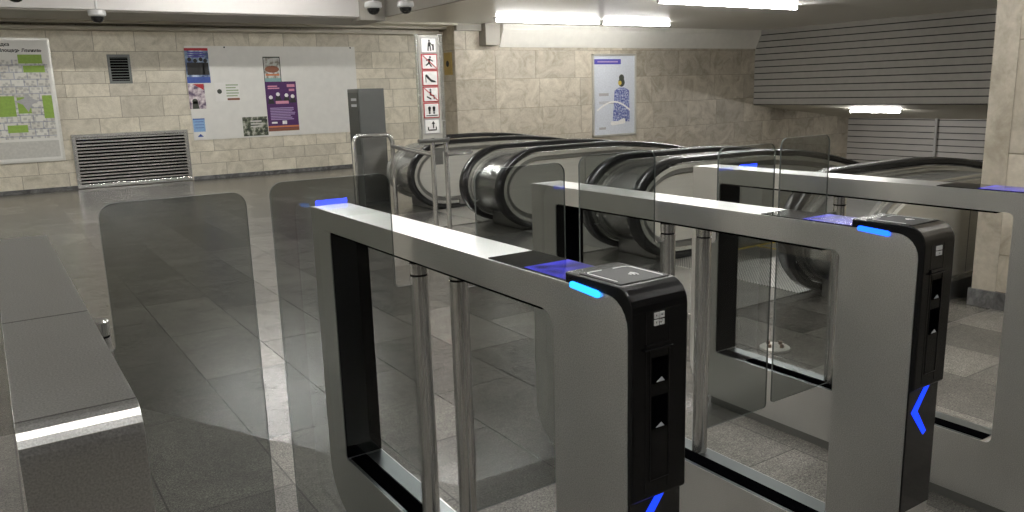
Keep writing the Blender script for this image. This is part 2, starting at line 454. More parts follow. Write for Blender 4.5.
# ------------------------------------------------------------ room shell
YW, YP, XC = 14.2, 13.6, 7.75          # back wall, poster wall, corner between them
def tiles(name, plane, val, a0, a1, rows, w, offs, mat, thick=.006, gap=.006, z0=0, facing=-1, wj=.0):
    """tiled wall: backing sheet of joint colour + one bevel-less slab per tile, in ONE mesh"""
    bm = bmesh.new(); lay = bm.faces.layers.int.new('m'); tl = bm.verts.layers.float_color.new('tint')
    def slab(u0, u1, v0, v1, d0, d1, mi, tint):
        n0 = len(bm.verts)
        before = set(bm.faces)
        if plane == 'y': box(bm, u0, u1, min(val + facing * d0, val + facing * d1), max(val + facing * d0, val + facing * d1), v0, v1)
        else: box(bm, min(val + facing * d0, val + facing * d1), max(val + facing * d0, val + facing * d1), u0, u1, v0, v1)
        bm.verts.ensure_lookup_table()
        for f in bm.faces:
            if f not in before: f[lay] = mi
        for v in list(bm.verts)[n0:]: v[tl] = (tint, tint, tint, 1)
    return bm, slab
def tiled_wall(name, plane, val, a0, a1, zlo, zhi, rows, w, mat, facing=-1, shift=0.):
    me_v, me_f, mi, tints = [], [], [], []
    def add(u0, u1, v0, v1, d0, d1, m_, t):
        b = len(me_v)
        for u in (u0, u1):
            for d in (d0, d1):
                for v in (v0, v1):
                    me_v.append((u, val + facing * d, v) if plane == 'y' else (val + facing * d, u, v)); tints.append(t)
        for f in ((0, 1, 3, 2), (4, 6, 7, 5), (0, 4, 5, 1), (2, 3, 7, 6), (0, 2, 6, 4), (1, 5, 7, 3)):
            me_f.append([b + i for i in f]); mi.append(m_)
    add(a0, a1, zlo, zhi, -.15, 0, 1, .5)
    z = zhi; k = 0; rnd = random.Random(name)
    while z > zlo + .02:
        h = rows[k % len(rows)]; lo = max(zlo, z - h)
        u = a0 - rnd.random() * w + shift
        while u < a1:
            ww = w * (1 + (rnd.random() - .5) * .12)
            p0, p1 = max(a0, u + .004), min(a1, u + ww - .004)
            if p1 - p0 > .03: add(p0, p1, lo + .004, z - .004, 0, .006, 0, rnd.random())
            u += ww
        z -= h; k += 1
    me = bpy.data.meshes.new(name); me.from_pydata(me_v, [], me_f)
    for p_, m_ in zip(me.polygons, mi): p_.material_index = m_
    at = me.color_attributes.new('tint', 'FLOAT_COLOR', 'POINT')
    for i, t in enumerate(tints): at.data[i].color = (t, t, t, 1)
    me.materials.append(M[mat]); me.materials.append(M['joint'])
    bm = bmesh.new(); bm.from_mesh(me); bmesh.ops.recalc_face_normals(bm, faces=bm.faces); bm.to_mesh(me); bm.free()
    o = bpy.data.objects.new(name, me); C.objects.link(o); o['kind'] = 'structure'
    return o

# floor: whole hall, with the escalator well left open and a sloping deck beyond
bm = bmesh.new()
def quad(bm, *p): bm.faces.new([bm.verts.new(v) for v in p])
box(bm, -4, 4.9, -4, 14.2, -.2, 0)
box(bm, 4.9, 6.2, 9.35, 14.2, -.2, 0)
box(bm, 4.9, 9, -4, 2.3, -.2, 0)
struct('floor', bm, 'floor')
bm = bmesh.new()
prism(bm, [(6.2, 0), (22, -8.4), (22, -9), (6.2, -.6)], 'y', 9.35, 13.6)
struct('trim_1', bm, 'grey_paint')                      # sloping deck beside the escalators
bm = bmesh.new()
prism(bm, [(4.9, -.2), (22, -10.5), (22, -10.8), (4.9, -.6)], 'y', 2.3, 9.35)
struct('trim_2', bm, 'joint')                           # bottom of the escalator well
tiled_wall('wall_back', 'y', YW, -4, XC, 0, 2.62, (.2, .31, .3, .19, .2, .335, .31, .31), .6, 'tile')
tiled_wall('wall_side', 'x', XC, YP, YW, 0, 2.62, (.5, .58, .58, .58, .6), .6, 'tile2', facing=-1)
tiled_wall('wall_poster', 'y', YP, XC, 22, -9, 2.62, (.5, .56, .58, .58), 1.02, 'tile2')
struct('wall_left', B((-4.15, -4, -4, YW, 0, 3.1)), 'cream_paint')
struct('wall_rear', B((-4, 9, -4.15, -4, 0, 3.1)), 'rear_paint')
struct('wall_right', B((9, 9.15, -4, 2.3, 0, 3.1)), 'cream_paint')
# ceilings
struct('ceiling', B((-4, 5.8, -4, YW, 3.0, 3.1), (5.8, 9.15, -4, 2.2, 3.0, 3.1)), 'ceiling_paint')
struct('trim_3', B((5.8, 22, 2.2, YP, 2.6, 2.72)), 'ribs')                     # ribbed metal ceiling over the escalators
struct('trim_4', B((5.74, 5.8, 2.2, 13.6, 2.56, 3.0), (5.8, 9.1, 2.14, 2.2, 2.56, 3.0)), 'grey_paint')  # its fascia
struct('trim_5', B((-4, 5.16, 12.0, 12.06, 2.52, 3.0)), 'white_paint')            # white fascia of the beam
struct('trim_6', B((-4, 5.16, 12.06, 13.25, 2.50, 3.0)), 'grey_paint')            # beam soffit
struct('trim_7', B((5.16, 5.40, 11.96, 12.3, 2.47, 3.0), (5.16, 5.74, 12.3, 13.3, 2.5, 3.0)), 'grey_paint')            # beam end post
struct('trim_8', B((-4, 5.74, 13.25, YW, 2.66, 2.74), (5.74, XC, 13.45, YW, 2.56, 2.66)), 'cream_paint')
struct('trim_9', B((-4, XC, 14.02, YW - .007, 2.43, 2.475), (-4, XC, 13.86, YW - .007, 2.52, 2.56)), 'cream_paint')
# sloping cove above the poster wall
bm = bmesh.new(); prism(bm, [(YP - .006, 2.17), (YP - .02, 2.17), (13.42, 2.5), (13.42, 2.6), (YP - .006, 2.6)], 'x', 8.75, 16.3)
struct('trim_10', bm, 'cream_light')
struct('trim_11', B((8.3, 8.62, 13.35, YP - .006, 2.2, 2.6), (XC, 8.3, 13.5, YP - .006, 2.47, 2.6)), 'grey_paint')
# pillar on the right with its skirting
tiled_wall('wall_pillar', 'x', 4.8, -1.5, 2.33, .1, 3.0, (.9, .58, .62, .58), 1.6, 'tile2', facing=-1)
struct('wall_pillar_return', B((4.79, 5.6, 2.2, 2.333, .1, 3.0)), 'tile2')
struct('baseboard_right', B((4.775, 4.8, -1.5, 2.345, 0, .1), (4.8, 5.6, 2.25, 2.345, 0, .1)), 'skirt_marble')
struct('baseboard_back', B((-4, 1.17, YW - .02, YW - .006, 0, .06), (2.92, XC, YW - .02, YW - .006, 0, .06)), 'skirt_marble')

# slatted soffit walls over the escalator well
def slats(name, x, y0, y1, z0, z1, pitch, mat='shutter', gap=.022):
    bm = bmesh.new(); z = z0
    while z < z1 - .01:
        t = min(z + pitch - gap, z1)
        box(bm, x - .012, x, y0, y1, z, t)
        z += pitch
    o = struct(name, bm, mat)
    return o
slats('wall_soffit', 16.3, 2.3, YP - .01, .82, 2.6, .152)
struct('trim_12', B((16.3, 16.42, 2.3, YP - .01, .80, 2.6)), 'shutter_gap')
SLOPE = bmesh.new(); prism(SLOPE, [(16.3, .80), (20.3, .32), (20.3, .5), (16.3, .9)], 'y', 2.3, YP - .01)
struct('trim_13', SLOPE, 'cream_paint')
slats('wall_far_soffit', 20.3, 2.3, YP - .01, -2.1, .42, .16, 'white_paint')
struct('trim_14', B((20.3, 20.42, 2.3, YP - .01, -3, .5)), 'shutter_gap')
struct('wall_well_right', B((9, 22, 2.15, 2.3, -10, 2.6), (4.9, 9, 2.3, 2.34, -6, -.2)), 'tile2')
bm = bmesh.new(); tube(bm, [(20.2, 11.05, -2.2), (20.2, 11.05, .42)], .035)
o = link('drain_pipe', bm, 'dome', smooth=True)
tag(o, 'thin white vertical pipe in front of the lower slatted wall, far right', 'pipe')

# ------------------------------------------------------------ lamps
def lamp(loc, length, along, label, group, mat='tube', n=1):
    t = empty('ceiling_lamp', loc, label, 'ceiling light', group)
    h = length / 2
    if along == 'x':
        link('housing', B((-h, h, -.035, .035, -.02, .0)), 'fixture', t, bevel=.004)
        bm = bmesh.new(); tube(bm, [(-h + .03, 0, -.055), (h - .03, 0, -.055)], .022, 12)
        ends = [(-h, -h + .03, -.02, .02, -.075, -.02), (h - .03, h, -.02, .02, -.075, -.02)]
    else:
        link('housing', B((-.035, .035, -h, h, -.02, .0)), 'fixture', t, bevel=.004)
        bm = bmesh.new(); tube(bm, [(0, -h + .03, -.055), (0, h - .03, -.055)], .022, 12)
        ends = [(-.02, .02, -h, -h + .03, -.075, -.02), (-.02, .02, h - .03, h, -.075, -.02)]
    link('light_tube', bm, mat, t, smooth=True)
    for e in ends: link('lamp_holder', B(e), 'fixture', t)
    return t
G1 = 'tubes over the poster wall end of the escalator ceiling'
lamp((9.0, 12.25, 2.6), 2.4, 'x', 'lit tube lamp near the poster wall, left one of the row ending over the poster', None, 'tube_soft')
lamp((11.15, 12.25, 2.6), 1.8, 'x', 'lit tube lamp near the poster wall, right one of the row ending over the poster', None, 'tube_soft')
lamp((10.15, 8.95, 2.6), 3.2, 'x', 'lit tube lamp at the top edge, nearer than the row over the poster', None)
lamp((17.3, 10.92, .67), 1.3, 'y', 'low lit tube lamp under the slatted soffit, above the far escalator', None)

# ------------------------------------------------------------ ticket gates
X0, PITCH, W, YN, LEN = -.0113, .814, .1173, .9014, 1.425
ZB, ZT, LEG = .232, .9406, .143
def make_gate(i, label, left_wing=True, right_wing=True, head=True, cab=.197, dx=0.):
    t = empty('ticket_gate', (X0 + i * PITCH, YN, 0), label, 'ticket gate', 'row of ticket gates')
    # local y: 0 near end ... LEN far end
    ry = .05 if head else .035
    outer = rounded([(0, 0, 0), (0, 1.0, ry), (LEN, 1.0, .006), (LEN, .035, .13), (LEN - .10, .035, 0), (LEN - .10, 0, 0)][:]) if False else \
        rounded([(0, .035, 0), (0, 1.0, ry), (LEN, 1.0, .006), (LEN, .035, .14)])
    hole = rounded([(cab, ZB, .02), (LEN - LEG, ZB, .012), (LEN - LEG, ZT, .012), (cab, ZT, .035 if i < 2 else .016)])
    body = link('frame', holed(outer, hole, 0, W), 'steel', t, bevel=.0035)
    link('plinth', B((.008, W - .008, .01, LEN - .12, 0, .036)), 'steel_dark', t)
    # black lining of the far upright, black seal under the bar and slot in the sill
    link('jamb_lining', B((.003, W - .003, LEN - LEG - .006, LEN - LEG + .001, ZB + .006, ZT - .004)), 'black_matt', t)
    link('bar_seal', B((.004, W - .004, .235, LEN - LEG - .006, ZT - .006, ZT + .001)), 'black_matt', t)
    link('sill_plate', B((.003, W - .003, .215, LEN - LEG - .006, ZB - .002, ZB + .001)), 'sill', t)
    link('sill_slot', B((.012, .062, .215, LEN - LEG - .006, ZB - .004, ZB + .0025)), 'black_matt', t)
    # posts and glass wings
    def post(px, py, z0=ZB):
        bm = bmesh.new()
        lathe(bm, [(.0225, 0), (.0225, .895 - z0), (.020, .896 - z0), (.020, .899 - z0), (.0225, .900 - z0), (.0225, .926 - z0), (.019, .9285 - z0)], px, py, z0, 24)
        p_ = link('hinge_post', bm, 'steel_fine', t, smooth=True)
        bm = bmesh.new(); lathe(bm, [(.0212, 0), (.0212, .003)], px, py, .896, 24)
        link('groove_ring', bm, 'black_matt', p_)
    def wing(xa, xb, xt, y, zb_):
        # xa inner edge beside the gate, xb free edge, xt where the lower tab reaches the post
        s = 1 if xb > xa else -1
        c = [(xt, zb_, 0), (xb, zb_, .012), (xb, 1.148, .028), (xa, 1.148, .028), (xa, .875, .01), (xt, .875, 0)]
        pts = rounded(c)
        bm = bmesh.new(); prism(bm, pts, 'y', y - .003, y + .003)
        gw = link('glass_wing', bm, 'glass', t)
        gw.data.materials.append(M['glass_edge'])
        for f in gw.data.polygons:
            if abs(f.normal.y) < .5: f.material_index = 1
    if left_wing:
        post(.035 + max(dx, 0), .79); wing(-.020 + min(dx, .014), -.298 + dx, .014 + max(dx, 0), .79, .235)
    if right_wing:
        if head: post(.082, .679); wing(W + .018, W + (.278 if i == 1 else .266), .103, .679, .298)
        else: post(W + .026, .72, 0); wing(W + .050, W + .310, W + .045, .679, .25)
    if not head:
        # plain end gate: seam across the top and steel edge strips
        link('top_seam', B((.0, W, .50, .5025, .9995, 1.0006)), 'steel_dark', t)
        link('end_seam', B((.0, W, .036, .0385, .9995, 1.0006)), 'steel_dark', t)
        return t
    # smoked glass insert in the top bar
    link('display_glass', B((.004, W - .004, .155, .415, .999, 1.0025)), 'black_gloss', t)
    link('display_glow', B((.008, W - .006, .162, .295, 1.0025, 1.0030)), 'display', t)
    # black reader head wrapping over the near end
    zt = 1.020
    prof = [(.158, 1.0005), (.158, 1.0185), (.156, zt)] + rounded([(.156, zt, 0), (-.014, zt, .040), (-.014, .660, .008), (-.0005, .650, 0)])[1:] \
        + [(-.0005, .95)] + [(ry - ry * math.cos(a) - .0005 * (1 - math.sin(a)), 1.0005 - ry + ry * math.sin(a)) for a in [k * PI / 12 for k in range(1, 7)]]
    bm = bmesh.new(); prism(bm, prof, 'x', -.001, W + .001)
    hd = link('reader_head', bm, 'black', t, bevel=.006)
    # panel seams on the head front, lip, two slots and the outlined service panel
    yf = -.014
    link('head_seam', B((.026, .0275, yf - .0006, yf + .001, .67, .98), (.076, .0775, yf - .0006, yf + .001, .67, .98)), 'black_gloss', hd)
    bm = B((.020, .082, yf - .006, yf, .916, .919)); box(bm, .026, .078, yf - .003, yf, .919, .926)
    link('ticket_lip', bm, 'black', hd, bevel=.001)
    for z0, z1 in ((.858, .901), (.780, .836)):
        s_ = link('scanner_slot', B((.040, .074, yf - .001, yf + .001, z0, z1)), 'black_matt', hd)
        bm = bmesh.new(); prism(bm, [(.048, z0 + .002), (.066, z0 + .002), (.060, z0 + .009)], 'y', yf - .0022, yf - .001)
        link('slot_light', bm, 'p_line', s_)
    bm = B((.036, .0365, yf - .0012, yf, .69, .915), (.0775, .078, yf - .0012, yf, .69, .915), (.036, .078, yf - .0012, yf, .690, .6906))
    link('panel_outline', bm, 'reader_top', hd)
    # small four-square emblem
    bm = bmesh.new()
    for a in (0, 1):
        for b_ in (0, 1):
            x = .043 + a * .0115; z = .955 + b_ * .0115
            if a == 1 and b_ == 0:
                box(bm, x, x + .0035, yf - .0022, yf - .0002, z + .0055, z + .009)
                box(bm, x + .006, x + .0095, yf - .0022, yf - .0002, z + .0, z + .009)
                box(bm, x + .001, x + .0055, yf - .0022, yf - .0002, z, z + .003)
            else:
                for (u0, u1, v0, v1) in ((0, .0095, 0, .003), (0, .0095, .0065, .0095), (0, .003, .003, .0065), (.0065, .0095, .003, .0065)):
                    box(bm, x + u0, x + u1, yf - .0022, yf - .0002, z + v0, z + v1)
    link('emblem', bm, 'white_print', hd)
    # contactless pad: grey top with white outline brackets and wave symbol
    link('card_pad', B((.006, W - .006, .022, .128, zt - .0005, zt + .0012)), 'reader_top', hd, bevel=.0008)
    def stroke(bm, path, w=.0011, z=zt + .0018):
        for (xa, ya), (xb, yb) in zip(path, path[1:]):
            d = Vector((xb - xa, yb - ya)); l_ = d.length
            if l_ < 1e-6: continue
            n_ = Vector((-d.y, d.x)) / l_ * w
            vs = [(xa + n_.x, ya + n_.y), (xb + n_.x, yb + n_.y), (xb - n_.x, yb - n_.y), (xa - n_.x, ya - n_.y)]
            prism(bm, vs, 'z', z - .0006, z)
    bm = bmesh.new()
    stroke(bm, [(.014, .040)] + rounded([(.014, .040, 0), (.014, .120, .008), (.056, .120, 0)], 4)[1:-1] + [(.048, .120)])
    link('pad_bracket', bm, 'white_print', hd); bm = bmesh.new()
    stroke(bm, [(W - .014, .030), (W - .014, .106)] + [(W - .018, .114), (W - .026, .117), (W - .046, .117)])
    link('pad_bracket', bm, 'white_print', hd); bm = bmesh.new()
    for k in range(3):
        r_ = .006 + k * .006
        stroke(bm, [(W / 2 + r_ * math.cos(a), .066 + r_ * math.sin(a)) for a in [math.radians(-35 + 14 * j) for j in range(6)]], .0013)
    link('contactless_symbol', bm, 'white_print', hd)
    # lights: bar across the step facing along the lane, wrap-round strip on the side
    bm = bmesh.new(); prism(bm, [(.156, 1.002), (.1592, 1.002), (.1592, 1.017), (.156, 1.017)], 'x', .012, W - .004)
    link('status_light', bm, 'blue', hd)
    bm = bmesh.new(); prism(bm, rounded([(.066, .991, .004), (.066, 1.003, .005), (.140, 1.007, .005), (.142, .996, .004)]), 'x', -.006, .004)
    link('side_light', bm, 'cyan' if i == 1 else 'cyan2', hd, bevel=.002)
    # lower black panel with blue chevron
    link('front_panel', B((.001, W - .001, -.004, 0, .36, .655)), 'black_gloss', t, bevel=.001)
    bm = bmesh.new(); y = -.0045
    pts = [(.012, .602), (.070, .668), (.082, .660), (.036, .602), (.078, .545), (.066, .538)]
    prism(bm, pts, 'y', y - .001, y)
    link('arrow_light', bm, 'blue_arrow', t)
    return t
M['cyan2'] = emit('side_led_blue', (.01, .09, 1.), 3.2)
make_gate(0, 'plain stainless end gate on the far left with a bare rounded steel top', left_wing=False, head=False)
make_gate(1, 'nearest ticket gate, black reader head with glowing cyan strip, open steel frame', dx=-.008)
make_gate(2, 'middle ticket gate with blue strip and blue arrow on its black end', cab=.185, dx=.014)
make_gate(3, 'rightmost ticket gate running out of the picture, its frame crossing the escalators and pillar', right_wing=False, cab=.185, dx=.036)

# ------------------------------------------------------------ escalators
XE, ZC, RX, RZ = 3.961, .40, .50, .39
def rail_z(x, top):
    d = x - 5.2
    if d <= 0: return top
    if d <= 3.0: return top - d * d / (2 * 5.6)
    return top - 9 / 11.2 - (d - 3) * math.tan(math.radians(28.2))
def dpath(inset, x_end=13.0, bottom_end=4.75, base=None):
    """D-shaped newel path from the bottom, round the front, along the top and down the slope"""
    rx, rz = RX - inset, RZ - inset
    cx = XE + RX
    p = [(bottom_end, 0, ZC - rz)]
    for k in range(25):
        a = -PI / 2 - PI * k / 24
        p.append((cx + rx * math.cos(a), 0, ZC + rz * math.sin(a)))
    x = cx + .2
    top = ZC + rz
    while x <= x_end: p.append((x, 0, rail_z(x, top))); x += .25
    return p
def shift(path, y): return [(a, y, c_) for a, _, c_ in path]
def balustrade(yn, yf_, label, x_end=12.5, far_top_only=False, near=True):
    t = empty('escalator_balustrade', (XE + RX, (yn + yf_) / 2, 0), label, 'escalator balustrade', 'escalator balustrades')
    inv = Matrix.Translation((-(XE + RX), -(yn + yf_) / 2, 0))
    def put(name, bm, mat, par=t, **kw):
        bmesh.ops.transform(bm, matrix=inv, verts=bm.verts); return link(name, bm, mat, par, **kw)
    hr = [(-.052, -.016), (-.050, .010), (-.034, .024), (.034, .024), (.050, .010), (.052, -.016), (.036, -.026), (-.036, -.026)]
    for y in ((yn, yf_) if near else (yf_,)):
        pa = dpath(0.02, x_end)
        if far_top_only and y == yf_: pa = [(a, b, c_ + .02) for a, b, c_ in pa if c_ > .5 and a > 4.55 or a > 6]
        bm = bmesh.new(); sweep(bm, shift(pa, y), hr)
        put('handrail', bm, 'rubber', smooth=True)
        bm = bmesh.new(); sweep(bm, shift(dpath(.066, x_end), y), [(-.040, -.014), (-.040, .018), (.040, .018), (.040, -.014)])
        put('handrail_guide', bm, 'alu', smooth=True)
        bm = bmesh.new(); sweep(bm, shift(dpath(.10, x_end), y), [(-.030, -.018), (-.030, .018), (.030, .018), (.030, -.018)])
        put('newel_ring', bm, 'steel_dark', smooth=True)
    # drum and deck between the two rails
    body = dpath(.085, x_end)
    bm = bmesh.new()
    w2 = (yf_ - yn) / 2 - .02
    low = [(x_end, ZC - .3 + rail_z(x_end, 0)), (5.2, ZC - RZ + .085)]
    pts = [(p[0], p[2]) for p in body[0:]]
    # solid drum: closed outline of the D with sloping underside
    outline = [(p[0], p[2]) for p in body]
    outline += [(x_end, rail_z(x_end, 0) - .2), (5.3, -.25)]
    outline[0] = (4.75, ZC - RZ + .085)
    prism(bm, outline, 'y', yn + .012, yf_ - .012)
    put('newel_drum', bm, 'drum', smooth=True)
    # side panels: D outline, brushed
    for y, s in ((yn, -1), (yf_, 1)):
        pp = dpath(.13, x_end)
        o2 = [(p[0], p[2]) for p in pp] + [(x_end, rail_z(x_end, 0) + .12), (5.2, .12)]
        bm = bmesh.new(); prism(bm, o2, 'y', y - .016, y + .016)
        sp = put('side_panel', bm, 'panel_steel')
        # bright skirt moulding and dark skirt below
        sk = [(4.66, .125)] + [(x, rail_z(x, .125)) for x in [5.2 + .25 * k for k in range(30)] if x < x_end]
        bm = bmesh.new(); sweep(bm, [(a, y, b) for a, b in sk], [(-.026, -.012), (-.026, .012), (.026, .012), (.026, -.012)])
        put('skirt_moulding', bm, 'alu', smooth=True)
        o3 = [(4.58, -.1), (4.58, .11)] + [(a, b - .012) for a, b in sk] + [(sk[-1][0], sk[-1][1] - .5), (5.2, -.4)]
        bm = bmesh.new(); prism(bm, o3, 'y', y - .05, y + .05)
        put('skirt', bm, 'steel_dark')
        # panel joints
        for x in (5.0, 6.1, 7.2, 8.3):
            bm = bmesh.new(); box(bm, x, x + .006, y - .0175, y + .0175, rail_z(x, .14), rail_z(x, .64))
            put('panel_joint', bm, 'steel_dark', sp)
    # polished deck cover with edge strips
    dk = [(p[0], p[1], p[2] + .012) for p in dpath(.085, x_end) if p[2] > ZC + .2]
    for y in (yn + .075, yf_ - .075):
        bm = bmesh.new(); sweep(bm, [(a, y, c_) for a, _, c_ in dpath(.073, x_end)], [(-.012, -.008), (-.012, .006), (.012, .006), (.012, -.008)])
        put('deck_strip', bm, 'alu', smooth=True)
    put('newel_foot', B((4.28, 4.6, yn + .06, yf_ - .06, 0, .12)), 'steel_dark', bevel=.01)
    return t
balustrade(8.115, 8.78, 'farthest escalator balustrade, its newel beside the pictogram sign', far_top_only=True)
balustrade(6.267, 6.931, 'second escalator balustrade from the back, its round newel right of the pictogram sign')
balustrade(4.412, 4.98, 'third escalator balustrade from the back, seen over the middle gate bar under the poster')
balustrade(2.50, 3.05, 'nearest escalator balustrade, seen behind the rightmost gate, beside the tiled pillar', near=False)
# escalator beds: floor plate, comb, steps
first = None
def steps(y0, y1, label):
    global first
    t = empty('escalator_steps', (4.0, (y0 + y1) / 2, 0), label, 'escalator', 'escalator step bands')
    h = (y1 - y0) / 2
    link('landing_plate', B((-.65, .22, -h, h, .0, .006)), 'steel_fine', t, bevel=.001)
    link('comb_plate', B((.22, .88, -h, h, 0, .009)), 'comb', t, bevel=.001)
    st = B((0, .38, -h, h, -.12, -.006))
    s0 = link('step', st, 'step', t, bevel=.002); e0 = link('step_edge', B((0, .02, -h, h, -.006, -.003), (.02, .36, -h, -h + .03, -.006, -.003), (.02, .36, h - .03, h, -.006, -.003)), 'yellow', s0)
    x = .9; z = 0; s0.location = (x, 0, z)
    for k in range(1, 16):
        x += .385
        z -= (0, 0, .03, .10, .17)[min(k, 4)] if k < 5 else .205
        c = s0.copy(); C.objects.link(c); c.parent = t; c.location = (x, 0, z)
        d = e0.copy(); C.objects.link(d); d.parent = c
    return t
steps(6.99, 8.055, 'step band and landing plate of the farthest escalator, beside the pictogram sign')
steps(5.04, 6.207, 'step band and landing plate of the middle escalator, behind the middle gate')
steps(3.11, 4.352, 'studded landing plate and step band seen through the middle gate opening')

# ------------------------------------------------------------ pictogram sign on posts, railing, kiosk
t = empty('pictogram_sign', (3.675, 6.9, 0), 'tall narrow pictogram sign on two steel tubes beside the farthest escalator', 'sign')
bm = bmesh.new(); tube(bm, [(-.035, 0, 0), (-.035, 0, .90)], .024); link('post', bm, 'steel_fine', t, smooth=True)
bm = bmesh.new(); tube(bm, [(.115, 0, 0), (.115, 0, .90)], .024); link('post', bm, 'steel_fine', t, smooth=True)
link('sign_plate', B((-.145, .075, -.012, .012, .84, 1.86)), 'panel_steel', t, bevel=.003)
link('side_tube', B((-.165, -.143, -.02, .02, .84, 1.87)), 'alu', t, bevel=.004)
link('side_tube', B((.073, .112, -.02, .02, .84, 1.87)), 'alu', t, bevel=.004)
bm = bmesh.new(); tube(bm, [(-.19, -.01, .875), (.14, -.01, .875)], .022); link('clamp', bm, 'steel_dark', t, smooth=True)
def seg_line(bm, x0, z0, x1, z1, w, y):
    d = Vector((x1 - x0, z1 - z0)); n_ = Vector((-d.y, d.x)).normalized() * w
    prism(bm, [(x0 + n_.x, z0 + n_.y), (x1 + n_.x, z1 + n_.y), (x1 - n_.x, z1 - n_.y), (x0 - n_.x, z0 - n_.y)], 'y', y - .0012, y)
def disc(bm, x, z, r, y, seg=12):
    prism(bm, [(x + r * math.cos(2 * PI * k / seg), z + r * math.sin(2 * PI * k / seg)) for k in range(seg)], 'y', y - .0012, y)
zc = 1.77
for k in range(6):
    red = k in (1, 2, 3, 4)
    z = 1.767 - k * .151
    pl = link('pictogram_plate', B((-.118, .048, -.018, -.012, z - .072, z + .072)), 'p_red' if red else 'p_grey', t)
    link('pictogram_field', B((-.110, .040, -.0195, -.018, z - .063, z + .063)), 'p_white', pl)
    bm = bmesh.new(); y = -.0196; cx = -.035
    if k == 0:      # adult holding a child by the hand
        disc(bm, cx + .005, z + .042, .010, y); prism(bm, [(cx - .012, z - .01), (cx + .02, z - .01), (cx + .018, z + .03), (cx - .006, z + .03)], 'y', y - .0012, y)
        seg_line(bm, cx - .006, z - .01, cx - .01, z - .05, .006, y); seg_line(bm, cx + .014, z - .01, cx + .02, z - .05, .006, y)
        disc(bm, cx + .045, z + .005, .008, y); seg_line(bm, cx + .045, z, cx + .045, z - .045, .008, y); seg_line(bm, cx + .018, z + .02, cx + .042, z - .005, .004, y)
    elif k == 1:    # running figure
        disc(bm, cx + .008, z + .042, .010, y); seg_line(bm, cx + .004, z + .03, cx - .006, z - .01, .009, y)
        seg_line(bm, cx - .006, z - .01, cx + .02, z - .045, .006, y); seg_line(bm, cx - .006, z - .01, cx - .04, z - .035, .006, y)
        seg_line(bm, cx, z + .025, cx + .035, z + .005, .005, y); seg_line(bm, cx, z + .025, cx - .035, z + .012, .005, y)
    elif k == 2:    # high-heeled shoe
        prism(bm, [(cx - .055, z + .03), (cx - .035, z + .035), (cx + .01, z - .012), (cx + .055, z - .028), (cx + .058, z - .04), (cx + .01, z - .038), (cx - .035, z + .0)], 'y', y - .0012, y)
        seg_line(bm, cx - .048, z + .02, cx - .046, z - .04, .004, y)
    elif k == 3:    # figure sitting on the steps
        disc(bm, cx - .005, z + .042, .010, y); seg_line(bm, cx - .005, z + .03, cx - .005, z - .012, .009, y)
        seg_line(bm, cx - .005, z - .008, cx + .03, z - .012, .006, y); seg_line(bm, cx + .03, z - .01, cx + .032, z - .045, .006, y)
        seg_line(bm, cx - .045, z - .02, cx + .0, z - .045, .006, y)
    elif k == 4:    # pair of shoe soles
        for s in (-.024, .024):
            disc(bm, cx + s, z + .022, .016, y); prism(bm, [(cx + s - .014, z + .02), (cx + s + .014, z + .02), (cx + s + .009, z - .012), (cx + s - .009, z - .012)], 'y', y - .0012, y); disc(bm, cx + s, z - .024, .010, y)
        seg_line(bm, cx - .06, z - .048, cx + .06, z - .048, .004, y)
    else:           # arrow over a hook
        seg_line(bm, cx + .01, z - .02, cx + .01, z + .03, .006, y)
        prism(bm, [(cx - .010, z + .022), (cx + .03, z + .022), (cx + .01, z + .05)], 'y', y - .0012, y)
        seg_line(bm, cx - .045, z - .005, cx - .045, z - .035, .006, y); seg_line(bm, cx - .045, z - .035, cx + .04, z - .035, .006, y); seg_line(bm, cx + .04, z - .035, cx + .04, z - .005, .006, y)
    link('pictogram', bm, 'p_black', pl)
    if k in (1, 3):
        bm = bmesh.new(); seg_line(bm, -.105, z + .058, .035, z - .058, .004, -.021); link('prohibition_bar', bm, 'p_red', pl)

t = empty('railing', (3.77, 8.6, 0), 'bent steel tube barrier in front of the grey cabinet, joined to the sign', 'railing')
bm = bmesh.new()
pth = [(-.24, 0, 0), (-.24, 0, .80), (-.225, 0, .845), (-.19, 0, .868), (.16, 0, .868), (.205, 0, .85), (.232, 0, .80), (.24, 0, .74), (.24, 0, 0)]
tube(bm, pth, .026, 12); link('hoop', bm, 'steel_fine', t, smooth=True)
bm = bmesh.new(); tube(bm, [(.235, .0, .73), (-.10, -1.66, .735)], .026); link('connecting_tube', bm, 'steel_fine', t, smooth=True)
bm = bmesh.new(); tube(bm, [(.0, -1.73, .74), (.28, -1.73, .745), (.295, -1.73, .745)], [.026, .026, .012]); link('stub_tube', bm, 'steel_fine', t, smooth=True)
link('bracket', B((-.12, -.03, -1.72, -1.66, .64, .80)), 'steel_dark', t, bevel=.004)

t = empty('equipment_cabinet', (3.96, 9.17, 0), 'tall slim grey steel cabinet standing before the white notice board', 'cabinet')
link('body', B((-.165, .165, -.17, .17, 0, 1.40)), 'kiosk', t, bevel=.006)
link('side_door', B((-.172, -.165, -.15, .15, .62, 1.36)), 'kiosk_dark', t, bevel=.002)
link('sticker', B((-.174, -.172, -.11, .05, 1.26, 1.29), (-.174, -.172, -.11, .05, 1.19, 1.22)), 'p_line', t)
link('shelf_joint', B((-.168, .168, -.172, .172, .865, .875)), 'black_matt', t)
link('lower_panel', B((-.15, .15, -.173, -.168, .05, .84)), 'steel_dark', t, bevel=.002)

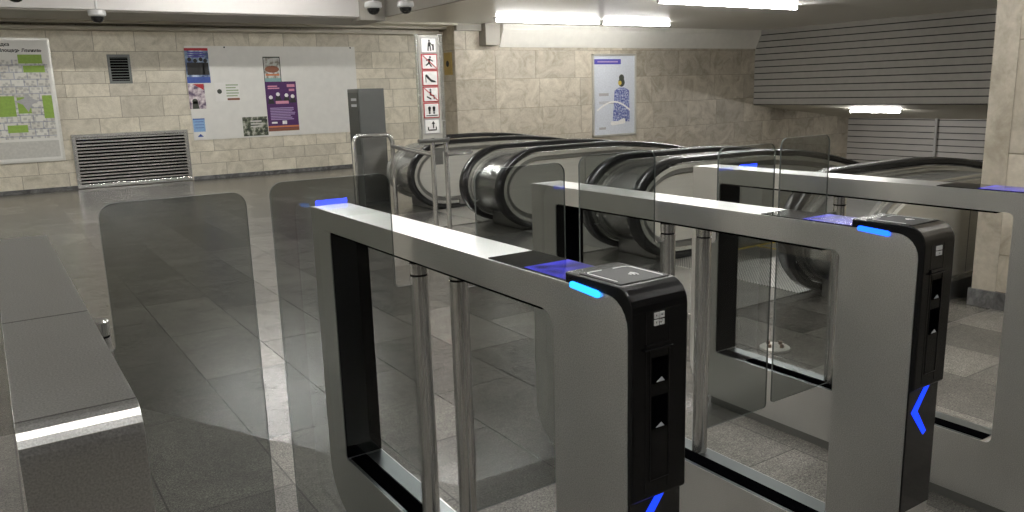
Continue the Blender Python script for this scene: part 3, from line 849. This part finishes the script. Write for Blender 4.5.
# ------------------------------------------------------------ things on the back wall
yb = YW - .006
t = empty('station_map', (.2, yb, 1.385), 'large framed street map with green parks on the left wall', 'map')
link('frame', B((-1.22, .86, -.035, 0, -.92, .92)), 'panel_steel', t, bevel=.004)
link('map_sheet', B((-1.18, .825, -.038, -.034, -.885, .885)), 'board', t)
mp = link('map_print', B((-1.12, .79, -.040, -.0375, -.56, .60)), 'map', t)
def mb(x0, x1, z0, z1):
    bm = bmesh.new(); box(bm, x0 - .2, x1 - .2, -.0412, -.0398, z0 - 1.385, z1 - 1.385); link('park_area', bm, 'p_green', t)
for r_ in [(.62, .93, 1.93, 2.06), (.67, .95, 1.80, 1.90), (.22, .50, 1.16, 1.46), (.53, .70, 1.20, 1.44), (.86, .99, 1.12, 1.46), (.0, .12, .96, 1.18), (.36, .62, .92, 1.03), (-.6, -.2, 1.5, 1.9), (-.7, -.1, 1.0, 1.2), (.02, .16, .84, .93)]: mb(*r_)
bm = bmesh.new()
prism(bm, [(.50, 1.38), (.62, 1.42), (.68, 1.50), (.72, 1.42), (.82, 1.38), (.72, 1.33), (.66, 1.22), (.60, 1.33)], 'y', -.043, -.0412)
bmesh.ops.translate(bm, verts=bm.verts, vec=(-.2, 0, -1.385)); link('square_plan', bm, 'p_grey', t)
link('map_footer', B((-1.12, .80, -.0395, -.0375, -.85, -.60)), 'p_foot', t)
text_mesh('map_title', 'площадка', .065, 'p_black', t, (.34, -.0405, .80), align='RIGHT', bold=.002)
text_mesh('map_title', '«Площадь Ленина»', .063, 'p_black', t, (.74, -.0405, .715), align='RIGHT', bold=.002)

t = empty('vent_grille', (1.985, yb, 1.84), 'small square dark vent high on the tiled wall', 'vent')
bm = B((-.165, .165, -.02, 0, .185, .225), (-.165, .165, -.02, 0, -.225, -.185), (-.165, -.13, -.02, 0, -.185, .185), (.13, .165, -.02, 0, -.185, .185))
link('frame', bm, 'kiosk', t)
link('mesh', B((-.13, .13, -.010, -.002, -.185, .185)), 'black_matt', t)
bm = bmesh.new()
for k in range(9): box(bm, -.13, .13, -.016, -.010, -.17 + k * .042, -.158 + k * .042)
link('slat', bm, 'kiosk_dark', t)

t = empty('louvre_panel', (2.03, yb, .43), 'wide steel louvre grille low on the wall under the small vent', 'vent')
bm = B((-.86, .86, -.06, 0, .37, .42), (-.86, .86, -.06, 0, -.42, -.36), (-.86, -.80, -.06, 0, -.36, .37), (.80, .86, -.06, 0, -.36, .37))
link('frame', bm, 'steel_fine', t, bevel=.004)
link('backing', B((-.80, .80, -.012, -.004, -.36, .37)), 'black_matt', t)
sl = None
for k in range(14):
    if sl is None:
        bm = bmesh.new(); prism(bm, [(-.050, -.008), (-.050, .014), (-.046, .018), (-.015, .006), (-.018, -.002)], 'x', -.80, .80)
        sl = link('slat', bm, 'steel_fine', t); sl.location = (0, 0, -.33)
    else:
        c = sl.copy(); C.objects.link(c); c.parent = t; c.location = (0, 0, -.33 + k * .052)

def wall_item(name, x0, x1, z0, z1, d, mat, label, cat, group=None, y=None):
    y = yb if y is None else y
    t = empty(name, ((x0 + x1) / 2, y, (z0 + z1) / 2), label, cat, group)
    w, h = (x1 - x0) / 2, (z1 - z0) / 2
    link('sheet', B((-w, w, -d, 0, -h, h)), mat, t)
    return t, w, h
bd, w, h = wall_item('notice_board', 2.985, 5.96, .66, 2.20, .018, 'board', 'big white notice board with posters on the tiled wall', 'notice board', y=yb - .0015)
for x in (-.85, 1.4):
    bm = bmesh.new(); lathe(bm, [(.014, 0), (.014, .006)], 0, 0); bmesh.ops.rotate(bm, verts=bm.verts, matrix=Matrix.Rotation(PI / 2, 3, 'X'))
    o = link('screw', bm, 'kiosk_dark', bd); o.location = (x, -.018, .75)
ys = yb - .0205
def strip(bm, w, rows, z_top, dz, th, x0, x1, y):
    rnd = random.Random(int(w * 1e4) + rows)
    for k in range(rows):
        e = x1 - rnd.random() * (x1 - x0) * .25
        box(bm, x0, e, y - .0008, y, z_top - k * dz - th, z_top - k * dz)
# poster: group photo
t, w, h = wall_item('wall_poster', 2.975, 3.35, 1.60, 2.165, .003, 'photo_blue', 'blue group-photo poster in the top left corner of the notice board', 'poster', y=ys)
bm = bmesh.new(); box(bm, -w, w, -.004, -.003, h - .04, h); link('heading', bm, 'p_red', t)
bm = bmesh.new(); strip(bm, w, 3, h - .06, .035, .02, -.14, .15, -.003); link('heading_text', bm, 'p_violet', t)
bm = bmesh.new()
for k, x in enumerate((-.12, -.03, .06, .13)):
    disc(bm, x, .10 - (k % 2) * .02, .032, -.003); prism(bm, [(x - .05, -.15), (x + .05, -.15), (x + .045, .05), (x - .045, .05)], 'y', -.0042, -.003)
link('figures', bm, 'p_black', t)
link('footer', B((-w, w, -.0045, -.003, -h, -h + .10)), 'p_blue', t)
t, w, h = wall_item('wall_poster', 2.975, 3.235, 1.18, 1.585, .003, 'photo_pink', 'small pink and white poster under the blue group-photo poster', 'poster', y=ys)
bm = bmesh.new(); prism(bm, [(-.05, h), (w - .01, h), (w - .01, h - .10)], 'y', -.0042, -.003); link('red_corner', bm, 'p_red', t)
bm = bmesh.new(); disc(bm, -.04, -.08, .045, -.003); prism(bm, [(-.09, -h), (.02, -h), (.0, -.08), (-.08, -.08)], 'y', -.0042, -.003); link('figure', bm, 'p_dark', t)
t, w, h = wall_item('notice_sheet', 2.995, 3.185, .80, 1.02, .003, 'p_lblue', 'light blue sheet low on the left edge of the notice board', 'notice', y=ys)
bm = bmesh.new(); strip(bm, w, 3, h - .05, .05, .008, -.07, .08, -.003); box(bm, -w, w, -.0042, -.003, h - .018, h); link('text_lines', bm, 'p_blue', t)
t, w, h = wall_item('notice_sheet', 3.005, 3.185, .68, .79, .003, 'paper', 'white scrap with a small emblem at the board\'s lower left corner', 'notice', y=ys)
bm = bmesh.new(); prism(bm, [(-.05, -.02), (.05, -.02), (.0, .03)], 'y', -.0042, -.003); link('drawing', bm, 'p_blue', t)
t, w, h = wall_item('notice_sheet', 3.40, 3.81, 1.29, 1.60, .003, 'paper', 'white notice with pale green text block in the middle of the board', 'notice', y=ys)
bm = bmesh.new(); strip(bm, w, 5, h - .03, .045, .022, -.02, w - .01, -.003); link('text_lines', bm, 'p_greygreen', t)
link('coloured_bar', B((-.01, w - .01, -.0045, -.003, -h + .015, -h + .05)), 'p_brown', t)
bm = bmesh.new(); disc(bm, -.13, .01, .04, -.003); link('picture', bm, 'p_dark', t)
t, w, h = wall_item('wall_poster', 4.25, 4.55, 1.60, 2.025, .003, 'photo_food', 'food poster with a red dish right above the purple poster', 'poster', y=ys)
bm = bmesh.new(); prism(bm, [(.125 * math.cos(a), .0 + .06 * math.sin(a)) for a in [2 * PI * k / 16 for k in range(16)]], 'y', -.0042, -.003); link('dish', bm, 'p_brown', t)
link('text_band', B((-w + .03, w - .03, -.0045, -.003, -.11, -.08)), 'p_orange', t)
bm = bmesh.new(); box(bm, -w, w, -.004, -.003, h - .02, h); box(bm, -w, -w + .012, -.004, -.003, -h, h); box(bm, w - .012, w, -.004, -.003, -h, h); link('border', bm, 'p_dark', t)
link('footer', B((-w + .012, w - .012, -.004, -.003, -h, -h + .06)), 'p_teal', t)
t, w, h = wall_item('wall_poster', 4.25, 4.80, .745, 1.60, .003, 'p_purple', 'purple concert poster with four portraits on the notice board', 'poster', y=ys)
bm = bmesh.new()
for k, (x, z) in enumerate(((-.19, .14), (-.06, .19), (.09, .17), (.20, .15))):
    disc(bm, x, z + .02, .034, -.003); 
link('portraits', bm, 'p_white', t)
bm = bmesh.new()
for k, (x, z) in enumerate(((-.19, .14), (-.06, .19), (.09, .17), (.20, .15))):
    prism(bm, [(x - .06, z - .09), (x + .06, z - .09), (x + .035, z - .01), (x - .035, z - .01)], 'y', -.0042, -.003)
link('portrait_clothes', bm, 'p_black', t)
link('title_label', B((-.11, .12, -.006, -.0042, .045, .095)), 'p_pink', t)
bm = bmesh.new(); strip(bm, w, 8, -.02, .028, .016, -.22, .24, -.003); link('text_lines', bm, 'p_lilac', t)
bm = bmesh.new(); strip(bm, w, 2, .36, .035, .022, -.23, -.02, -.003); box(bm, .11, .25, -.0042, -.003, .33, .38); box(bm, .14, .24, -.0042, -.003, .26, .30); link('heading', bm, 'p_pink', t)
bm = B((-.21, -.11, -.0045, -.003, -.295, -.265), (-.02, .06, -.0045, -.003, -.31, -.25)); link('logos', bm, 'p_white', t)
link('footer_strip', B((-w, w, -.0045, -.003, -.365, -.335)), 'p_orange', t)
link('footer', B((-w, w, -.0045, -.003, -h, -.375)), 'p_brown', t)
t, w, h = wall_item('wall_poster', 3.81, 4.238, .685, 1.01, .003, 'photo_dark', 'dark landscape-format poster left of the purple poster\'s foot', 'poster', y=ys)
bm = bmesh.new(); strip(bm, w, 3, .10, .045, .025, -.08, .14, -.003); link('text_lines', bm, 'p_foot', t)

# emblem plate on the side wall by the sign
t = empty('wall_plate', (7.55, YW - .006, 1.92), 'small brass plate with a dark mark on the wall behind the sign', 'plate')
link('plate', B((-.14, .14, -.03, 0, -.21, .21)), 'brass', t, bevel=.004)
bm = bmesh.new(); disc(bm, 0, 0, .06, -.0305); link('mark', bm, 'p_black', t)
t.location = (XC - .007, 13.84, 1.87); t.rotation_euler = (0, 0, -PI / 2)

# framed poster on the right hand wall
yp = YP - .007
t = empty('framed_poster', (11.60, yp, 1.14), 'framed light blue poster of a person in a patterned dress on tiled wall', 'poster')
PW, PH = .62, .88
t.location = (11.70, yp, 1.165)
link('frame', B((-PW, PW, -.05, 0, PH - .04, PH), (-PW, PW, -.05, 0, -PH, -PH + .04), (-PW, -PW + .04, -.05, 0, -PH, PH), (PW - .04, PW, -.05, 0, -PH, PH)), 'panel_steel', t, bevel=.004)
link('poster_sheet', B((-PW + .04, PW - .04, -.03, -.005, -PH + .04, PH - .04)), 'p_poster', t)
y = -.0305
link('title_band', B((-PW + .04, .18, y - .002, y, .66, .77)), 'p_violet', t)
bm = bmesh.new(); strip(bm, .3, 1, .73, .03, .03, -.48, .14, y - .002); link('title_text', bm, 'p_lilac', t)
bm = bmesh.new(); prism(bm, [(-.06, -.58), (.44, -.58), (.42, .10), (.28, .16), (.12, .16), (.0, .10)], 'y', y - .002, y); link('dress', bm, 'dress_print', t)
bm = bmesh.new(); disc(bm, .20, .27, .095, y); disc(bm, .20, .37, .075, y - .0006); link('head', bm, 'p_dark', t)
bm = bmesh.new(); disc(bm, .15, .26, .05, y - .0018); link('scarf', bm, 'p_yellow', t)
bm = bmesh.new(); pts = [(-.50 + k * .105, -.36 + .24 * math.sin(PI * min(1, (k + .6) / 10.5)) - .004 * k) for k in range(10)]
for (a, b_), (c_, d_) in zip(pts, pts[1:]): seg_line(bm, a, b_, c_, d_, .018, y - .0025)
link('white_arc', bm, 'p_white', t)
bm = bmesh.new(); prism(bm, rounded([(-.16, -.66, .05), (.30, -.62, .05), (.32, -.48, .05), (.10, -.56, .05), (-.10, -.56, .03)]), 'y', y - .004, y - .002); link('white_shoe', bm, 'p_white', t)
bm = bmesh.new(); strip(bm, .41, 1, .05, .05, .06, -.44, -.10, y); strip(bm, .43, 2, -.13, .035, .016, -.44, -.02, y); strip(bm, .45, 1, -.68, .05, .05, -.44, -.20, y); link('text_lines', bm, 'p_grey', t)

# small dark ceiling recess grilles by the back wall
for x0, x1, lab in ((-1.2, 1.0, 'dark ceiling slot grille above the street map'), (2.85, 4.0, 'dark ceiling slot grille above the left half of the notice board')):
    t = empty('ceiling_grille', ((x0 + x1) / 2, 13.6, 2.66), lab, 'vent')
    h = (x1 - x0) / 2
    link('duct', B((-h, h, -.22, .22, -.11, 0)), 'grey_paint', t, bevel=.005)
    bm = bmesh.new()
    for k in range(5): box(bm, -h + .03, h - .03, -.19 + k * .08, -.15 + k * .08, -.114, -.11)
    link('slot', bm, 'shutter_gap', t)

# dome cameras
def dome(x, y, z, drop, label, r=.11, to=3.0):
    t = empty('dome_camera', (x, y, z), label, 'camera', 'dome cameras')
    bm = bmesh.new(); tube(bm, [(0, 0, .06), (0, 0, to - z)], .016 if to - z > .12 else .05, 8); link('mount', bm, 'dome', t, smooth=True)
    bm = bmesh.new(); lathe(bm, [(r * .55, .07), (r * .95, .055), (r, .02), (r * .98, -.005), (r * .8, -.02)], 0, 0, 0, 20); link('housing', bm, 'dome', t, smooth=True)
    bm = bmesh.new(); lathe(bm, [(r * .74, -.015), (r * .7, -.05), (r * .5, -.085), (r * .2, -.10)], 0, 0, 0, 20); link('lens_dome', bm, 'dome_dark', t, smooth=True)
dome(1.49, 12.0, 2.45, 0, 'white dome camera on a thin rod before the beam, above the small vent')
dome(4.55, 10.1, 2.46, 0, 'white dome camera left of the pair at the top edge', r=.115)
dome(5.02, 10.1, 2.485, 0, 'white dome camera right of the pair at the top edge', r=.115)
dome(.50, 10.0, 2.47, 0, 'dome camera cut by the top edge above the street map')

# cut-off bollard base on the floor between the gates
t = empty('floor_flange', (3.22, 2.50, 0), 'round pale floor flange with bolt stubs behind the rightmost gate', 'floor flange')
bm = bmesh.new(); lathe(bm, [(.075, 0), (.075, .012), (.066, .018)], 0, 0); link('disc', bm, 'p_foot', t, smooth=True)
b0 = None
for a in range(4):
    if not b0:
        bm = bmesh.new(); lathe(bm, [(.010, 0), (.010, .016)], 0, 0, .018, 8); b0 = link('bolt', bm, 'p_rust', t); b0.location = (.042, 0, 0)
    else:
        c = b0.copy(); C.objects.link(c); c.parent = t; c.location = (.042 * math.cos(a * PI / 2), .042 * math.sin(a * PI / 2), 0)

# unseen tube lamps added to light the hall and the gates
k = 0
places = ['over the hall floor just inside the gates', 'over the middle of the hall', 'over the far end of the hall by the notice board', 'behind the gates']
for (x, y, ln, nm) in HALL if 'HALL' in globals() else [(.3, .4, 1.6, 'right above the near ends of the gates'), (-2.6, 6.2, 2.4, 'over the left part of the hall'), (3.2, 6.2, 2.4, 'above the pictogram sign'),
                       (3.2, 10.6, 2.4, 'over the far part of the hall'), (-2.6, 10.6, 2.4, 'over the far left part of the hall'),
                       (2.6, 2.9, 2.4, 'above the lanes beyond the gates'), (-2.7, 2.6, 2.4, 'left of the gates'),
                        (4.2, .2, 2.4, 'above the passage by the pillar')]:
    lamp((x, y, 3.0), ln, 'x', 'added unseen ceiling tube lamp ' + nm, None)
lamp((7.4, 5.3, 2.6), 2.4, 'x', 'added unseen ceiling tube lamp over the nearer escalators, above the picture', None)

# ------------------------------------------------------------ world, camera, view
w = bpy.data.worlds.new('World'); S.world = w; w.use_nodes = True
w.node_tree.nodes['Background'].inputs[0].default_value = (.9, .95, 1, 1)
w.node_tree.nodes['Background'].inputs[1].default_value = .05

F, YAW, PITCHA, ROLL, HC = 794.914, .58022999, .20483614, -.02926804, 1.32477269
fw = Vector((math.sin(YAW) * math.cos(PITCHA), math.cos(YAW) * math.cos(PITCHA), -math.sin(PITCHA)))
r = Vector((math.cos(YAW), -math.sin(YAW), 0)); u = r.cross(fw)
c_, s_ = math.cos(ROLL), math.sin(ROLL)
R_, U_ = r * c_ + u * s_, -r * s_ + u * c_
cam = bpy.data.cameras.new('camera'); co = bpy.data.objects.new('camera', cam); C.objects.link(co)
cam.sensor_width = 36; cam.lens = F / 1024 * 36; cam.clip_start = .02; cam.clip_end = 200
m = Matrix((R_, U_, -fw)).transposed().to_4x4(); m.translation = (0, 0, HC)
co.matrix_world = m
S.camera = co
S.view_settings.view_transform = 'Standard'; S.view_settings.look = 'None'
S.view_settings.gamma = 1; S.view_settings.exposure = 0.4
S.view_settings.use_curve_mapping = False
S.cycles.max_bounces = 10; S.cycles.transparent_max_bounces = 16; S.cycles.glossy_bounces = 5; S.cycles.diffuse_bounces = 4
S.cycles.sample_clamp_indirect = 6
S.cycles.use_denoising = True
